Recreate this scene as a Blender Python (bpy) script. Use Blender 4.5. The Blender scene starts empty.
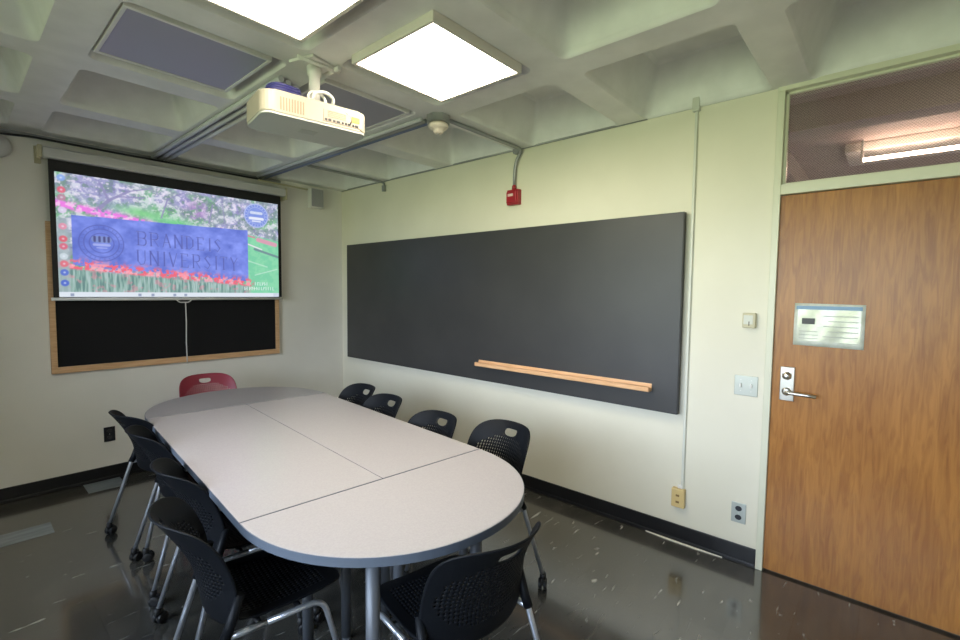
import bpy, bmesh, math, random
import numpy as np
from mathutils import Vector, Matrix
random.seed(7); np.random.seed(7)
PI = math.pi
S = bpy.context.scene
COL = S.collection
H = 2.60            # underside of the ceiling ribs
CAM = (-2.928, -4.620, 1.52)

# ------------------------------------------------------------ materials
def mat(name, col, rough=.6, metal=0, spec=.5, emit=None, estr=0, coat=0):
    m = bpy.data.materials.new(name); m.use_nodes = True
    b = m.node_tree.nodes['Principled BSDF']
    b.inputs['Base Color'].default_value = (*col, 1)
    b.inputs['Roughness'].default_value = rough
    b.inputs['Metallic'].default_value = metal
    b.inputs['Specular IOR Level'].default_value = spec
    b.inputs['Coat Weight'].default_value = coat
    if emit:
        b.inputs['Emission Color'].default_value = (*emit, 1)
        b.inputs['Emission Strength'].default_value = estr
    return m

def nodes(m):
    nt = m.node_tree
    return nt, nt.nodes, nt.links, nt.nodes['Principled BSDF']

def noisy(m, c1, c2, scale=(1,1,1), nscale=5, detail=4, bump=0, lo=.35, hi=.65, bdist=.002):
    """two-tone procedural noise in object space"""
    nt, N, L, b = nodes(m)
    tc = N.new('ShaderNodeTexCoord'); mp = N.new('ShaderNodeMapping'); mp.inputs['Scale'].default_value = scale
    no = N.new('ShaderNodeTexNoise'); no.inputs['Scale'].default_value = nscale; no.inputs['Detail'].default_value = detail
    cr = N.new('ShaderNodeValToRGB')
    cr.color_ramp.elements[0].position = lo; cr.color_ramp.elements[0].color = (*c1, 1)
    cr.color_ramp.elements[1].position = hi; cr.color_ramp.elements[1].color = (*c2, 1)
    L.new(tc.outputs['Object'], mp.inputs['Vector']); L.new(mp.outputs[0], no.inputs['Vector'])
    L.new(no.outputs['Fac'], cr.inputs[0]); L.new(cr.outputs[0], b.inputs['Base Color'])
    if bump:
        bp = N.new('ShaderNodeBump'); bp.inputs['Strength'].default_value = bump; bp.inputs['Distance'].default_value = bdist
        L.new(no.outputs['Fac'], bp.inputs['Height']); L.new(bp.outputs[0], b.inputs['Normal'])
    return m

M = {}
M['wall'] = noisy(mat('painted_wall', (.7,.7,.6), .45, spec=.35), (.72,.69,.56), (.76,.73,.60), nscale=2.2, bump=.15)
M['wall2'] = noisy(mat('painted_wall_far', (.7,.7,.6), .6, spec=.2), (.74,.72,.65), (.78,.76,.69), nscale=2.2, bump=.15)
M['ceiling'] = noisy(mat('painted_concrete', (.5,.5,.48), .42, spec=.4), (.70,.70,.68), (.77,.77,.75), nscale=7, detail=6, bump=.3)
M['base'] = mat('black_vinyl_base', (.008,.008,.009), .35)
M['trim'] = mat('cream_enamel', (.66,.66,.52), .35)
M['slate'] = noisy(mat('charcoal_board', (.03,.03,.03), .42, spec=.5), (.036,.036,.036), (.043,.043,.042), nscale=3)
M['slate_edge'] = mat('board_edge', (.012,.012,.012), .5)
M['blackfelt'] = mat('black_board', (.010,.010,.011), .75, spec=.2)
M['oak'] = noisy(mat('light_oak', (.6,.36,.17), .45), (.56,.33,.16), (.68,.43,.23), scale=(1,1,12), nscale=9, bump=.1)
M['oak_y'] = noisy(mat('light_oak_rail', (.7,.4,.17), .4), (.68,.38,.18), (.78,.47,.25), scale=(8,1,8), nscale=9, bump=.1)
M['white_metal'] = mat('white_enamel', (.72,.71,.68), .35)
M['grey_metal'] = mat('grey_conduit', (.33,.34,.34), .4, metal=.5)
M['blue_conduit'] = mat('bluish_conduit', (.18,.22,.36), .35, metal=.3)
M['white_conduit'] = mat('white_raceway', (.60,.61,.64), .4)
M['cream_conduit'] = mat('cream_raceway', (.62,.63,.55), .4)
M['housing'] = mat('screen_housing', (.55,.54,.52), .4)
M['black'] = mat('black_plastic', (.010,.011,.014), .32)
M['screenblack'] = mat('black_screen_border', (.008,.008,.009), .6)
M['chair'] = noisy(mat('black_chair_plastic', (.012,.013,.016), .48, spec=.16), (.004,.005,.007), (.007,.008,.010), nscale=200, detail=1, bump=.1, bdist=.0005)
M['redplastic'] = mat('maroon_chair_plastic', (.25,.025,.045), .4)
M['steel'] = mat('silver_tube', (.60,.63,.68), .28, metal=.75)
M['chrome'] = mat('brushed_steel', (.62,.61,.57), .28, metal=1)
M['rubber'] = mat('black_rubber', (.006,.006,.007), .5)
M['lam'] = noisy(mat('grey_laminate', (.36,.34,.34), .26, spec=.45), (.47,.435,.44), (.50,.465,.465), nscale=160, detail=2)
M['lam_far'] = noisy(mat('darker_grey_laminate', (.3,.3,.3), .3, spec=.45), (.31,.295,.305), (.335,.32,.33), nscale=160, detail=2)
M['tedge'] = mat('blue_grey_edge_band', (.10,.12,.15), .45)
M['tmetal'] = mat('dark_grey_table_steel', (.10,.11,.125), .4, metal=.2)
M['projector'] = mat('ivory_projector_shell', (.37,.335,.27), .4)
M['projbottom'] = mat('pale_grey_projector_base', (.46,.47,.45), .45)
M['vent'] = mat('vent_slot', (.10,.08,.05), .6)
M['yellow'] = mat('yellow_sticker', (.85,.52,.05), .5)
M['bluecable'] = mat('dark_blue_cable', (.02,.02,.13), .4)
M['redalarm'] = mat('red_alarm', (.35,.015,.025), .35)
M['beige'] = mat('beige_plastic', (.66,.50,.22), .45)
M['putty'] = mat('putty_plastic', (.55,.50,.33), .45)
M['plate'] = mat('satin_steel_plate', (.45,.47,.42), .35, metal=.6)
M['speaker'] = mat('grey_speaker', (.35,.35,.36), .5)
M['offpanel'] = mat('unlit_diffuser', (.33,.32,.40), .35)
M['fixture'] = mat('fixture_enamel', (.64,.60,.55), .45)
M['lit'] = mat('lit_diffuser', (.9,.9,.85), .5, emit=(1,.91,.73), estr=12)
M['tube'] = mat('lit_tube', (1,1,1), .5, emit=(1,.80,.58), estr=26)
M['paper'] = noisy(mat('paper_in_sleeve', (.6,.62,.55), .12, spec=.8), (.52,.56,.46), (.70,.73,.66), nscale=16)
M['print'] = mat('dark_print', (.06,.06,.06), .5)
M['printblue'] = mat('blue_print', (.16,.30,.45), .4)
M['printgrey'] = mat('grey_print', (.38,.40,.36), .4)
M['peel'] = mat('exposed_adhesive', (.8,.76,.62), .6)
M['hall'] = noisy(mat('corridor_paint', (.33,.27,.26), .6), (.50,.42,.40), (.56,.47,.45), nscale=3)

def floor_mat():
    m = mat('vinyl_tile_floor', (.05,.05,.045), .1, spec=.5, coat=.7)
    nt, N, L, b = nodes(m); b.inputs['IOR'].default_value = 1.72; b.inputs['Coat Roughness'].default_value = .09; b.inputs['Coat IOR'].default_value = 1.55
    tc = N.new('ShaderNodeTexCoord'); T = .2286
    mp = N.new('ShaderNodeMapping'); mp.inputs['Scale'].default_value = (1/T,1/T,1)
    L.new(tc.outputs['Object'], mp.inputs[0])
    fl = N.new('ShaderNodeVectorMath'); fl.operation = 'FLOOR'; L.new(mp.outputs[0], fl.inputs[0])
    wn = N.new('ShaderNodeTexWhiteNoise'); wn.noise_dimensions = '2D'; L.new(fl.outputs[0], wn.inputs['Vector'])
    base = N.new('ShaderNodeValToRGB'); e = base.color_ramp.elements
    e[0].color = (.030,.029,.025,1); e[1].color = (.055,.052,.044,1)
    L.new(wn.outputs['Value'], base.inputs[0])
    # pale flecks drawn out along the x axis
    def fleck(sx, sy, sc, lo, hi):
        q = N.new('ShaderNodeMapping'); q.inputs['Scale'].default_value = (sx,sy,1); L.new(tc.outputs['Object'], q.inputs[0])
        no = N.new('ShaderNodeTexNoise'); no.inputs['Scale'].default_value = sc; no.inputs['Detail'].default_value = 5
        no.inputs['Distortion'].default_value = .5
        L.new(q.outputs[0], no.inputs['Vector'])
        r = N.new('ShaderNodeValToRGB'); r.color_ramp.elements[0].position = lo; r.color_ramp.elements[1].position = hi
        L.new(no.outputs['Fac'], r.inputs[0]); return r
    f1 = fleck(3.5, 16, 2.2, .66, .74); f2 = fleck(1.6, 6, 1.6, .40, .75)
    mx = N.new('ShaderNodeMixRGB'); mx.inputs['Color2'].default_value = (.075,.070,.058,1)
    L.new(f2.outputs[0], mx.inputs[0]); L.new(base.outputs[0], mx.inputs['Color1'])
    m2 = N.new('ShaderNodeMixRGB'); m2.inputs['Color2'].default_value = (.42,.42,.38,1)
    L.new(f1.outputs[0], m2.inputs[0]); L.new(mx.outputs[0], m2.inputs['Color1'])
    # grout lines
    fr = N.new('ShaderNodeVectorMath'); fr.operation = 'FRACTION'; L.new(mp.outputs[0], fr.inputs[0])
    sp = N.new('ShaderNodeSeparateXYZ'); L.new(fr.outputs[0], sp.inputs[0])
    mn = N.new('ShaderNodeMath'); mn.operation = 'MINIMUM'; L.new(sp.outputs[0], mn.inputs[0]); L.new(sp.outputs[1], mn.inputs[1])
    lt = N.new('ShaderNodeMath'); lt.operation = 'LESS_THAN'; lt.inputs[1].default_value = .010; L.new(mn.outputs[0], lt.inputs[0])
    m3 = N.new('ShaderNodeMixRGB'); m3.inputs['Color2'].default_value = (.012,.012,.012,1)
    L.new(lt.outputs[0], m3.inputs[0]); L.new(m2.outputs[0], m3.inputs['Color1']); L.new(m3.outputs[0], b.inputs['Base Color'])
    # waviness and scuffs in the polish
    rn = N.new('ShaderNodeTexNoise'); rn.inputs['Scale'].default_value = 3; rn.inputs['Detail'].default_value = 6
    L.new(tc.outputs['Object'], rn.inputs['Vector'])
    mr = N.new('ShaderNodeMapRange'); mr.inputs['From Min'].default_value=.3; mr.inputs['From Max'].default_value=.7
    mr.inputs['To Min'].default_value = .12; mr.inputs['To Max'].default_value = .24
    L.new(rn.outputs['Fac'], mr.inputs[0]); L.new(mr.outputs[0], b.inputs['Roughness'])
    bp = N.new('ShaderNodeBump'); bp.inputs['Strength'].default_value=.05; bp.inputs['Distance'].default_value=.01
    L.new(rn.outputs['Fac'], bp.inputs['Height']); L.new(bp.outputs[0], b.inputs['Normal'])
    return m
M['floor'] = floor_mat()
M['paletile'] = noisy(mat('pale_replacement_tile', (.2,.22,.24), .1), (.20,.23,.25), (.26,.29,.31), scale=(3,14,1), nscale=2)

def door_mat():
    m = mat('oak_door_veneer', (.4,.2,.07), .33, spec=.4)
    nt, N, L, b = nodes(m)
    tc = N.new('ShaderNodeTexCoord')
    mp = N.new('ShaderNodeMapping'); mp.inputs['Scale'].default_value = (1,1,.16); L.new(tc.outputs['Object'], mp.inputs[0])
    n1 = N.new('ShaderNodeTexNoise'); n1.inputs['Scale'].default_value = 5; n1.inputs['Detail'].default_value = 2
    L.new(mp.outputs[0], n1.inputs['Vector'])
    ml = N.new('ShaderNodeMath'); ml.operation = 'MULTIPLY'; ml.inputs[1].default_value = 26; L.new(n1.outputs['Fac'], ml.inputs[0])
    sn = N.new('ShaderNodeMath'); sn.operation = 'SINE'; L.new(ml.outputs[0], sn.inputs[0])
    mp2 = N.new('ShaderNodeMapping'); mp2.inputs['Scale'].default_value = (1,1,.035); L.new(tc.outputs['Object'], mp2.inputs[0])
    n2 = N.new('ShaderNodeTexNoise'); n2.inputs['Scale'].default_value = 110; n2.inputs['Detail'].default_value = 3
    L.new(mp2.outputs[0], n2.inputs['Vector'])
    cr = N.new('ShaderNodeValToRGB'); e = cr.color_ramp.elements
    e[0].position = 0; e[0].color = (.20,.070,.012,1); e[1].position = 1; e[1].color = (.43,.19,.042,1)
    mr = N.new('ShaderNodeMapRange'); mr.inputs['From Min'].default_value=-1.4; mr.inputs['From Max'].default_value=1.4
    L.new(sn.outputs[0], mr.inputs[0])
    mx = N.new('ShaderNodeMath'); mx.operation='MULTIPLY_ADD'; mx.inputs[1].default_value=.32
    L.new(mr.outputs[0], mx.inputs[0])
    mp3 = N.new('ShaderNodeMapping'); mp3.inputs['Scale'].default_value = (1,30,3.2); L.new(tc.outputs['Object'], mp3.inputs[0])
    n3 = N.new('ShaderNodeTexNoise'); n3.inputs['Scale'].default_value = 1.6; n3.inputs['Detail'].default_value = 3; n3.inputs['Distortion'].default_value = 1.2
    L.new(mp3.outputs[0], n3.inputs['Vector'])
    r3 = N.new('ShaderNodeMapRange'); r3.inputs['From Min'].default_value=.36; r3.inputs['From Max'].default_value=.62; L.new(n3.outputs['Fac'], r3.inputs[0])
    m4 = N.new('ShaderNodeMath'); m4.operation='MULTIPLY_ADD'; m4.inputs[1].default_value=.40; L.new(r3.outputs[0], m4.inputs[0])
    s2 = N.new('ShaderNodeMath'); s2.operation='MULTIPLY'; s2.inputs[1].default_value=.40; L.new(n2.outputs['Fac'], s2.inputs[0]); L.new(s2.outputs[0], m4.inputs[2])
    L.new(m4.outputs[0], mx.inputs[2]); L.new(mx.outputs[0], cr.inputs[0]); L.new(cr.outputs[0], b.inputs['Base Color'])
    return m
M['door'] = door_mat()

def glass_mat():
    m = bpy.data.materials.new('wired_glass'); m.use_nodes = True
    nt = m.node_tree; N = nt.nodes; L = nt.links; N.clear()
    out = N.new('ShaderNodeOutputMaterial'); tr = N.new('ShaderNodeBsdfTransparent'); gl = N.new('ShaderNodeBsdfGlossy')
    df = N.new('ShaderNodeBsdfDiffuse'); df.inputs[0].default_value = (.30,.24,.24,1)
    tr.inputs[0].default_value = (.86,.80,.80,1); gl.inputs['Roughness'].default_value = .05
    fr = N.new('ShaderNodeFresnel'); fr.inputs[0].default_value = 1.5
    m1 = N.new('ShaderNodeMixShader'); L.new(fr.outputs[0], m1.inputs[0]); L.new(tr.outputs[0], m1.inputs[1]); L.new(gl.outputs[0], m1.inputs[2])
    tc = N.new('ShaderNodeTexCoord'); mp = N.new('ShaderNodeMapping')
    mp.inputs['Rotation'].default_value = (math.radians(45),0,0); mp.inputs['Scale'].default_value = (0,110,110)
    L.new(tc.outputs['Object'], mp.inputs[0])
    f = N.new('ShaderNodeVectorMath'); f.operation='FRACTION'; L.new(mp.outputs[0], f.inputs[0])
    sp = N.new('ShaderNodeSeparateXYZ'); L.new(f.outputs[0], sp.inputs[0])
    mn = N.new('ShaderNodeMath'); mn.operation='MINIMUM'; L.new(sp.outputs[1], mn.inputs[0]); L.new(sp.outputs[2], mn.inputs[1])
    lt = N.new('ShaderNodeMath'); lt.operation='LESS_THAN'; lt.inputs[1].default_value=.16; L.new(mn.outputs[0], lt.inputs[0])
    mm = N.new('ShaderNodeMath'); mm.operation='MULTIPLY_ADD'; mm.inputs[1].default_value=.28; mm.inputs[2].default_value=.06; L.new(lt.outputs[0], mm.inputs[0])
    m2 = N.new('ShaderNodeMixShader'); L.new(mm.outputs[0], m2.inputs[0]); L.new(m1.outputs[0], m2.inputs[1]); L.new(df.outputs[0], m2.inputs[2])
    L.new(m2.outputs[0], out.inputs[0]); return m
M['wired'] = glass_mat()
def clear_glass():
    m = bpy.data.materials.new('window_glass'); m.use_nodes = True
    nt = m.node_tree; N = nt.nodes; L = nt.links; N.clear()
    out = N.new('ShaderNodeOutputMaterial'); tr = N.new('ShaderNodeBsdfTransparent'); gl = N.new('ShaderNodeBsdfGlossy')
    gl.inputs['Roughness'].default_value = .0
    fr = N.new('ShaderNodeFresnel'); m1 = N.new('ShaderNodeMixShader'); L.new(fr.outputs[0], m1.inputs[0])
    L.new(tr.outputs[0], m1.inputs[1]); L.new(gl.outputs[0], m1.inputs[2]); L.new(m1.outputs[0], out.inputs[0]); return m
M['glass'] = clear_glass()

# ------------------------------------------------------------ mesh helpers
def box(bm, x0, x1, y0, y1, z0, z1, bev=0, seg=2, mx=None):
    r = bmesh.ops.create_cube(bm, size=1)
    vs = r['verts']
    for v in vs:
        v.co = Vector(((x0+x1)/2+v.co.x*(x1-x0), (y0+y1)/2+v.co.y*(y1-y0), (z0+z1)/2+v.co.z*(z1-z0)))
        if mx: v.co = mx @ v.co
    if bev:
        es = list({e for v in vs for e in v.link_edges})
        bmesh.ops.bevel(bm, geom=es, offset=bev, segments=seg, affect='EDGES', profile=.5, clamp_overlap=True)
    return bm

def tube(bm, pts, r, n=10, fillet=0, caps=True, closed=False):
    P = [Vector(p) for p in pts]
    if fillet and len(P) > 2:
        Q = [P[0]]
        for i in range(1, len(P)-1):
            a, b, c = P[i-1], P[i], P[i+1]
            d1 = (a-b); d2 = (c-b); f = min(fillet, d1.length*.48, d2.length*.48)
            s = b+d1.normalized()*f; e = b+d2.normalized()*f
            for k in range(7):
                t = k/6; Q.append((1-t)**2*s+2*t*(1-t)*b+t*t*e)
        Q.append(P[-1]); P = Q
    rings = []; up = None; m = len(P)
    for i, p in enumerate(P):
        if closed: t = (P[(i+1) % m]-P[i-1]).normalized()
        else: t = ((P[min(i+1, m-1)])-(P[max(i-1, 0)])).normalized()
        if up is None:
            up = Vector((0,0,1)) if abs(t.z) < .9 else Vector((1,0,0))
        s = t.cross(up).normalized(); up = s.cross(t).normalized()
        rad = r[i] if isinstance(r, (list, tuple)) else r
        rings.append([bm.verts.new(p+(s*math.cos(2*PI*k/n)+up*math.sin(2*PI*k/n))*rad) for k in range(n)])
    for i in range(m-1 if not closed else m):
        a, b = rings[i], rings[(i+1) % m]
        for k in range(n):
            f = bm.faces.new((a[k], a[(k+1) % n], b[(k+1) % n], b[k])); f.smooth = True
    if caps and not closed:
        bm.faces.new(rings[0][::-1]); bm.faces.new(rings[-1])
    return bm

def lathe(bm, prof, n=24, c=(0,0,0), axis='Z'):
    rings = []
    for (r, z) in prof:
        ring = []
        for k in range(n):
            a = 2*PI*k/n; v = Vector((max(r, .0003)*math.cos(a), max(r, .0003)*math.sin(a), z))
            if axis == 'X': v = Vector((v.z, v.x, v.y))
            if axis == 'Y': v = Vector((v.x, v.z, v.y))
            ring.append(bm.verts.new(v+Vector(c)))
        rings.append(ring)
    for i in range(len(rings)-1):
        for k in range(n):
            f = bm.faces.new((rings[i][k], rings[i][(k+1) % n], rings[i+1][(k+1) % n], rings[i+1][k])); f.smooth = True
    bm.faces.new(rings[0][::-1]); bm.faces.new(rings[-1])
    return bm

def prism(bm, pts, z0, z1, ax='Z', bev=0):
    """extrude a 2D outline; ax = axis of extrusion"""
    def mk(p, t):
        if ax == 'Z': return (p[0], p[1], t)
        if ax == 'X': return (t, p[0], p[1])
        return (p[0], t, p[1])
    a = [bm.verts.new(mk(p, z0)) for p in pts]; b = [bm.verts.new(mk(p, z1)) for p in pts]; n = len(pts)
    f1 = bm.faces.new(a[::-1]); f2 = bm.faces.new(b)
    for i in range(n): bm.faces.new((a[i], a[(i+1) % n], b[(i+1) % n], b[i]))
    if bev: bmesh.ops.bevel(bm, geom=list(f1.edges)+list(f2.edges), offset=bev, segments=2, affect='EDGES', profile=.5)
    return bm

def mesh_of(name, bm, m, smooth_angle=None):
    bmesh.ops.recalc_face_normals(bm, faces=bm.faces[:])
    me = bpy.data.meshes.new(name); bm.to_mesh(me); bm.free()
    if m: me.materials.append(m)
    return me

def obj(name, bm, m, parent=None, loc=(0,0,0), rotz=0, label=None):
    me = bm if isinstance(bm, bpy.types.Mesh) else mesh_of(name, bm, m)
    o = bpy.data.objects.new(name, me); COL.objects.link(o)
    o.location = loc; o.rotation_euler = (0,0,rotz)
    if parent: o.parent = parent
    if label: o['label'] = label
    return o

def tag(o, label, cat, group=None):
    o['label'] = label; o['category'] = cat
    if group: o['group'] = group
    return o

def thing(name, label, cat, loc=(0,0,0), rotz=0, group=None):
    o = bpy.data.objects.new(name, None); COL.objects.link(o); o.empty_display_size = .1
    o.location = loc; o.rotation_euler = (0,0,rotz); return tag(o, label, cat, group)

def struct(name, bm, m, parent=None, loc=(0,0,0)):
    o = obj(name, bm, m, parent, loc)
    if not parent: o['kind'] = 'structure'
    return o

def dup(root, loc, rotz, label, group=None):
    r = root.copy(); COL.objects.link(r); r.location = loc; r.rotation_euler = (0,0,rotz); r['label'] = label
    if group: r['group'] = group
    def rec(src, dst):
        for ch in list(src.children):
            if ch.parent is not src: continue
            c = ch.copy(); COL.objects.link(c); c.parent = dst; rec(ch, c)
    rec(root, r)
    return r
B = bmesh.new

# ------------------------------------------------------------ room shell
XL, YB = -4.35, -5.75      # left (window) wall and the wall behind the camera
b = B(); box(b, XL-.3, .15, YB-.3, .15, -.1, 0); struct('floor', b, M['floor'])

# left wall with window opening
WY0, WY1, WZ0, WZ1 = -5.3, -1.3, .90, 2.30
b = B()
box(b, XL-.2, XL, YB-.2, .2, -.05, WZ0); box(b, XL-.2, XL, YB-.2, .2, WZ1, 3.0)
box(b, XL-.2, XL, YB-.2, WY0, WZ0, WZ1); box(b, XL-.2, XL, WY1, .2, WZ0, WZ1)
struct('wall_left', b, M['wall2'])
b = B()
box(b, XL-.14, XL-.08, WY0, WY1, WZ0, WZ0+.05); box(b, XL-.14, XL-.08, WY0, WY1, WZ1-.05, WZ1)
for k in range(5):
    y = WY0+(WY1-WY0)*k/4
    box(b, XL-.14, XL-.08, max(y-.03, WY0), min(y+.03, WY1), WZ0, WZ1)
box(b, XL-.08, XL+.06, WY0-.03, WY1+.03, WZ0-.03, WZ0)
struct('window_1', b, M['trim'])
b = B(); box(b, XL-.112, XL-.108, WY0, WY1, WZ0, WZ1); w = struct('window_2', b, M['glass'])

b = B(); box(b, XL, 0, 0, .15, -.05, 3.0); struct('wall_back', b, M['wall2'])
b = B(); box(b, XL, 0, YB-.15, YB, -.05, 3.0); struct('wall_front', b, M['wall2'])
# right wall around the door and transom opening
DY0, DY1 = -5.10, -4.115
b = B()
box(b, 0, .13, DY1, .15, -.05, 3.0); box(b, 0, .13, YB-.15, DY0, -.05, 3.0); box(b, 0, .13, DY0, DY1, 2.61, 3.0)
struct('wall_right', b, M['wall'])

# black baseboards
def bbprof(bm, a, bb, side):
    if side == 'x': box(bm, -.012, 0, a, bb, 0, .105, .003); box(bm, -.020, -.010, a, bb, 0, .022, .004)
    else: box(bm, a, bb, -.012, 0, 0, .105, .003); box(bm, a, bb, -.020, -.010, 0, .022, .004)
b = B(); bbprof(b, DY1+.001, -.012, 'x'); struct('baseboard_right', b, M['base'])
b = B(); bbprof(b, XL, -.02, 'y'); struct('baseboard_back', b, M['base'])
# exposed pale strip where the baseboard lifts
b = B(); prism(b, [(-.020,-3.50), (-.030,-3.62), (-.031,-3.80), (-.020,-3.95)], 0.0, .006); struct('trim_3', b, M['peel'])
# pale tiles
b = B(); box(b, -2.285, -2.057, -.240, -.021, 0.0, .0012); struct('floor_tile_1', b, M['paletile'])
b = B(); box(b, -2.99, -2.534, -.79, -.60, 0.0, .0012); struct('floor_tile_2', b, M['paletile'])

# coffered ceiling
def coffers():
    bm = B()
    xs = [0.0, -.90, -1.715, -2.53, -3.345, -4.16]
    ys = [-.775-.85*k for k in range(6)]
    cx = []
    # (x0,x1,outer0,outer1)
    cx.append((-.815, -.012, -.90, .10))
    for i in range(1, 5): cx.append((xs[i+1]+.082, xs[i]-.082, xs[i+1], xs[i]))
    cx.append((XL+.03, -4.16-.082, XL-.15, -4.16))
    cy = [(-.69, -.11, -.775, .10)]
    for i in range(5): cy.append((ys[i+1]+.082, ys[i]-.082, ys[i+1], ys[i]))
    cy.append((YB+.03, ys[5]-.082, YB-.15, ys[5]))
    K = 6
    def ring(x0, x1, y0, y1, r, z):
        out = []
        for (px, py, a0) in ((x1-r, y1-r, 0), (x0+r, y1-r, 90), (x0+r, y0+r, 180), (x1-r, y0+r, 270)):
            for k in range(K+1):
                a = math.radians(a0+90*k/K); out.append(Vector((px+r*math.cos(a), py+r*math.sin(a), z)))
        return out
    def outer(x0, x1, y0, y1, r, X0, X1, Y0, Y1, z):
        out = []
        for (cx_, cy_, ex, ey, vert) in ((X1, Y1, x1-r, y1-r, 1), (X0, Y1, x0+r, y1-r, 0), (X0, Y0, x0+r, y0+r, 1), (X1, Y0, x1-r, y0+r, 0)):
            A = Vector((cx_, ey, z)) if vert else Vector((ex, cy_, z))
            Bv = Vector((ex, cy_, z)) if vert else Vector((cx_, ey, z))
            Cn = Vector((cx_, cy_, z))
            for k in range(K+1):
                t = k/K*2
                out.append(A.lerp(Cn, t) if t <= 1 else Cn.lerp(Bv, t-1))
        return out
    for (x0, x1, X0, X1) in cx:
        for (y0, y1, Y0, Y1) in cy:
            if x1-x0 < .08 or y1-y0 < .08:
                continue
            w = x1-x0; h = y1-y0; ix = min(.11, w*.3); iy = min(.11, h*.3); r = min(.045, w*.3, h*.3)
            xa = ix; 
            rs = [outer(x0, x1, y0, y1, r, X0, X1, Y0, Y1, H), ring(x0, x1, y0, y1, r, H),
                  ring(x0+.008, x1-.008, y0+.008, y1-.008, r, H+.008),
                  ring(x0+.012, x1-.012, y0+.012, y1-.012, r, H+.03),
                  ring(x0+xa*.9, x1-xa*.9, y0+iy*.9, y1-iy*.9, r*.6, H+.26),
                  ring(x0+xa*1.12, x1-xa*1.12, y0+iy*1.12, y1-iy*1.12, r*.5, H+.275)]
            V = [[bm.verts.new(p) for p in q] for q in rs]; n = len(V[0])
            for i in range(len(V)-1):
                for k in range(n):
                    try:
                        f = bm.faces.new((V[i][k], V[i][(k+1) % n], V[i+1][(k+1) % n], V[i+1][k])); f.smooth = i > 0
                    except ValueError: pass
            bm.faces.new(V[-1])
            for i in (1, 3, 4, 5):
                for k in range(n):
                    e_ = bm.edges.get((V[i][k], V[i][(k+1) % n]))
                    if e_: e_.smooth = False
    bmesh.ops.remove_doubles(bm, verts=bm.verts[:], dist=.0004)
    bmesh.ops.dissolve_degenerate(bm, edges=bm.edges[:], dist=.0002)
    # solid slab over the pans
    box(bm, XL-.2, .2, YB-.2, .2, 2.96, 3.1)
    return bm
c = struct('ceiling', coffers(), M['ceiling'])
# normals of the pan sheet must face down into the room
b = B(); box(b, -.006, .0, -4.06, -3.42, 2.612, 2.624); struct('gap_shade_strip', b, M['base'])  # black strip painting in the shade of the gap along the wall top

# door frame, door, transom
b = B()
for (y0, y1) in ((DY1-.034, DY1), (DY0, DY0+.034)):
    box(b, -.014, .13, y0, y1, 0, 2.60, .003)
box(b, -.018, .13, DY0, DY1, 2.578, 2.612, .003)
box(b, -.018, .13, DY0+.034, DY1-.034, 2.045, 2.098, .003)
for (y0, y1) in ((DY1-.048, DY1-.034), (DY0+.034, DY0+.048)): box(b, .02, .06, y0, y1, 2.098, 2.578, .002)
box(b, .02, .06, DY0+.034, DY1-.034, 2.566, 2.578, .002); box(b, .02, .06, DY0+.034, DY1-.034, 2.098, 2.110, .002)
struct('trim_1', b, M['trim'])
b = B(); box(b, .036, .042, DY0+.034, DY1-.034, 2.098, 2.578); struct('window_3', b, M['wired'])
b = B(); box(b, 0.004, .046, DY0+.0343, DY1-.0343, .012, 2.042, .002); door = struct('door_1', b, M['door'])
hd = B()
box(hd, -.006, .004, -4.252, -4.187, .962, 1.142, .003)
handle = obj('door_handle', hd, M['chrome'], door, label='satin steel lock plate')
b = B(); tube(b, [(-.004,-4.22,1.012), (-.055,-4.22,1.012), (-.060,-4.30,1.012), (-.052,-4.352,1.008)], .0095, 12, fillet=.022)
lathe(b, [(.022,-.004), (.022,-.012), (.014,-.018)], 20, (0,-4.22,1.012), 'X'); obj('lever', b, M['chrome'], handle)
b = B(); lathe(b, [(.0,-.030), (.012,-.030), (.017,-.024), (.022,-.012), (.022,-.004)], 20, (0,-4.218,1.095), 'X'); obj('lock_cylinder', b, M['chrome'], handle)

# corridor seen through the transom
b = B()
box(b, .13, 4.2, -7.5, -2.2, 2.80, 2.9)
for y in (-3.775, -6.4): box(b, .13, 4.2, y-.09, y+.09, 2.62, 2.81, .01)
box(b, .9, 1.08, -7.5, -2.2, 2.62, 2.81, .01)
struct('ceiling_corridor', b, M['hall'])
b = B(); box(b, 4.2, 4.3, -7.5, -2.2, -.1, 2.9); box(b, .13, 4.3, -2.2, -2.1, -.1, 2.9); box(b, .13, 4.3, -7.6, -7.5, -.1, 2.9)
struct('wall_corridor', b, M['hall'])
b = B(); box(b, .15, 4.3, -7.6, -2.1, -.1, 0); struct('floor_corridor', b, M['hall'])
t = thing('strip_light', 'lit fluorescent strip light in the corridor seen through glass over the door', 'ceiling light', (2.05,-4.65,2.8))
b = B(); box(b, .10, .66, -.80, .40, -.075, -.001, .01); obj('housing', b, M['white_metal'], t)
b = B(); tube(b, [(.05,-.30,-.163), (.05,.27,-.163)], .016, 12); obj('lamp', b, M['tube'], t, label='glowing fluorescent tube')
for y in (-.31, .28):
    b = B(); box(b, .032, .068, y-.008, y+.008, -.185, -.001, .003); obj('lamp_holder', b, M['white_metal'], t)

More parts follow.
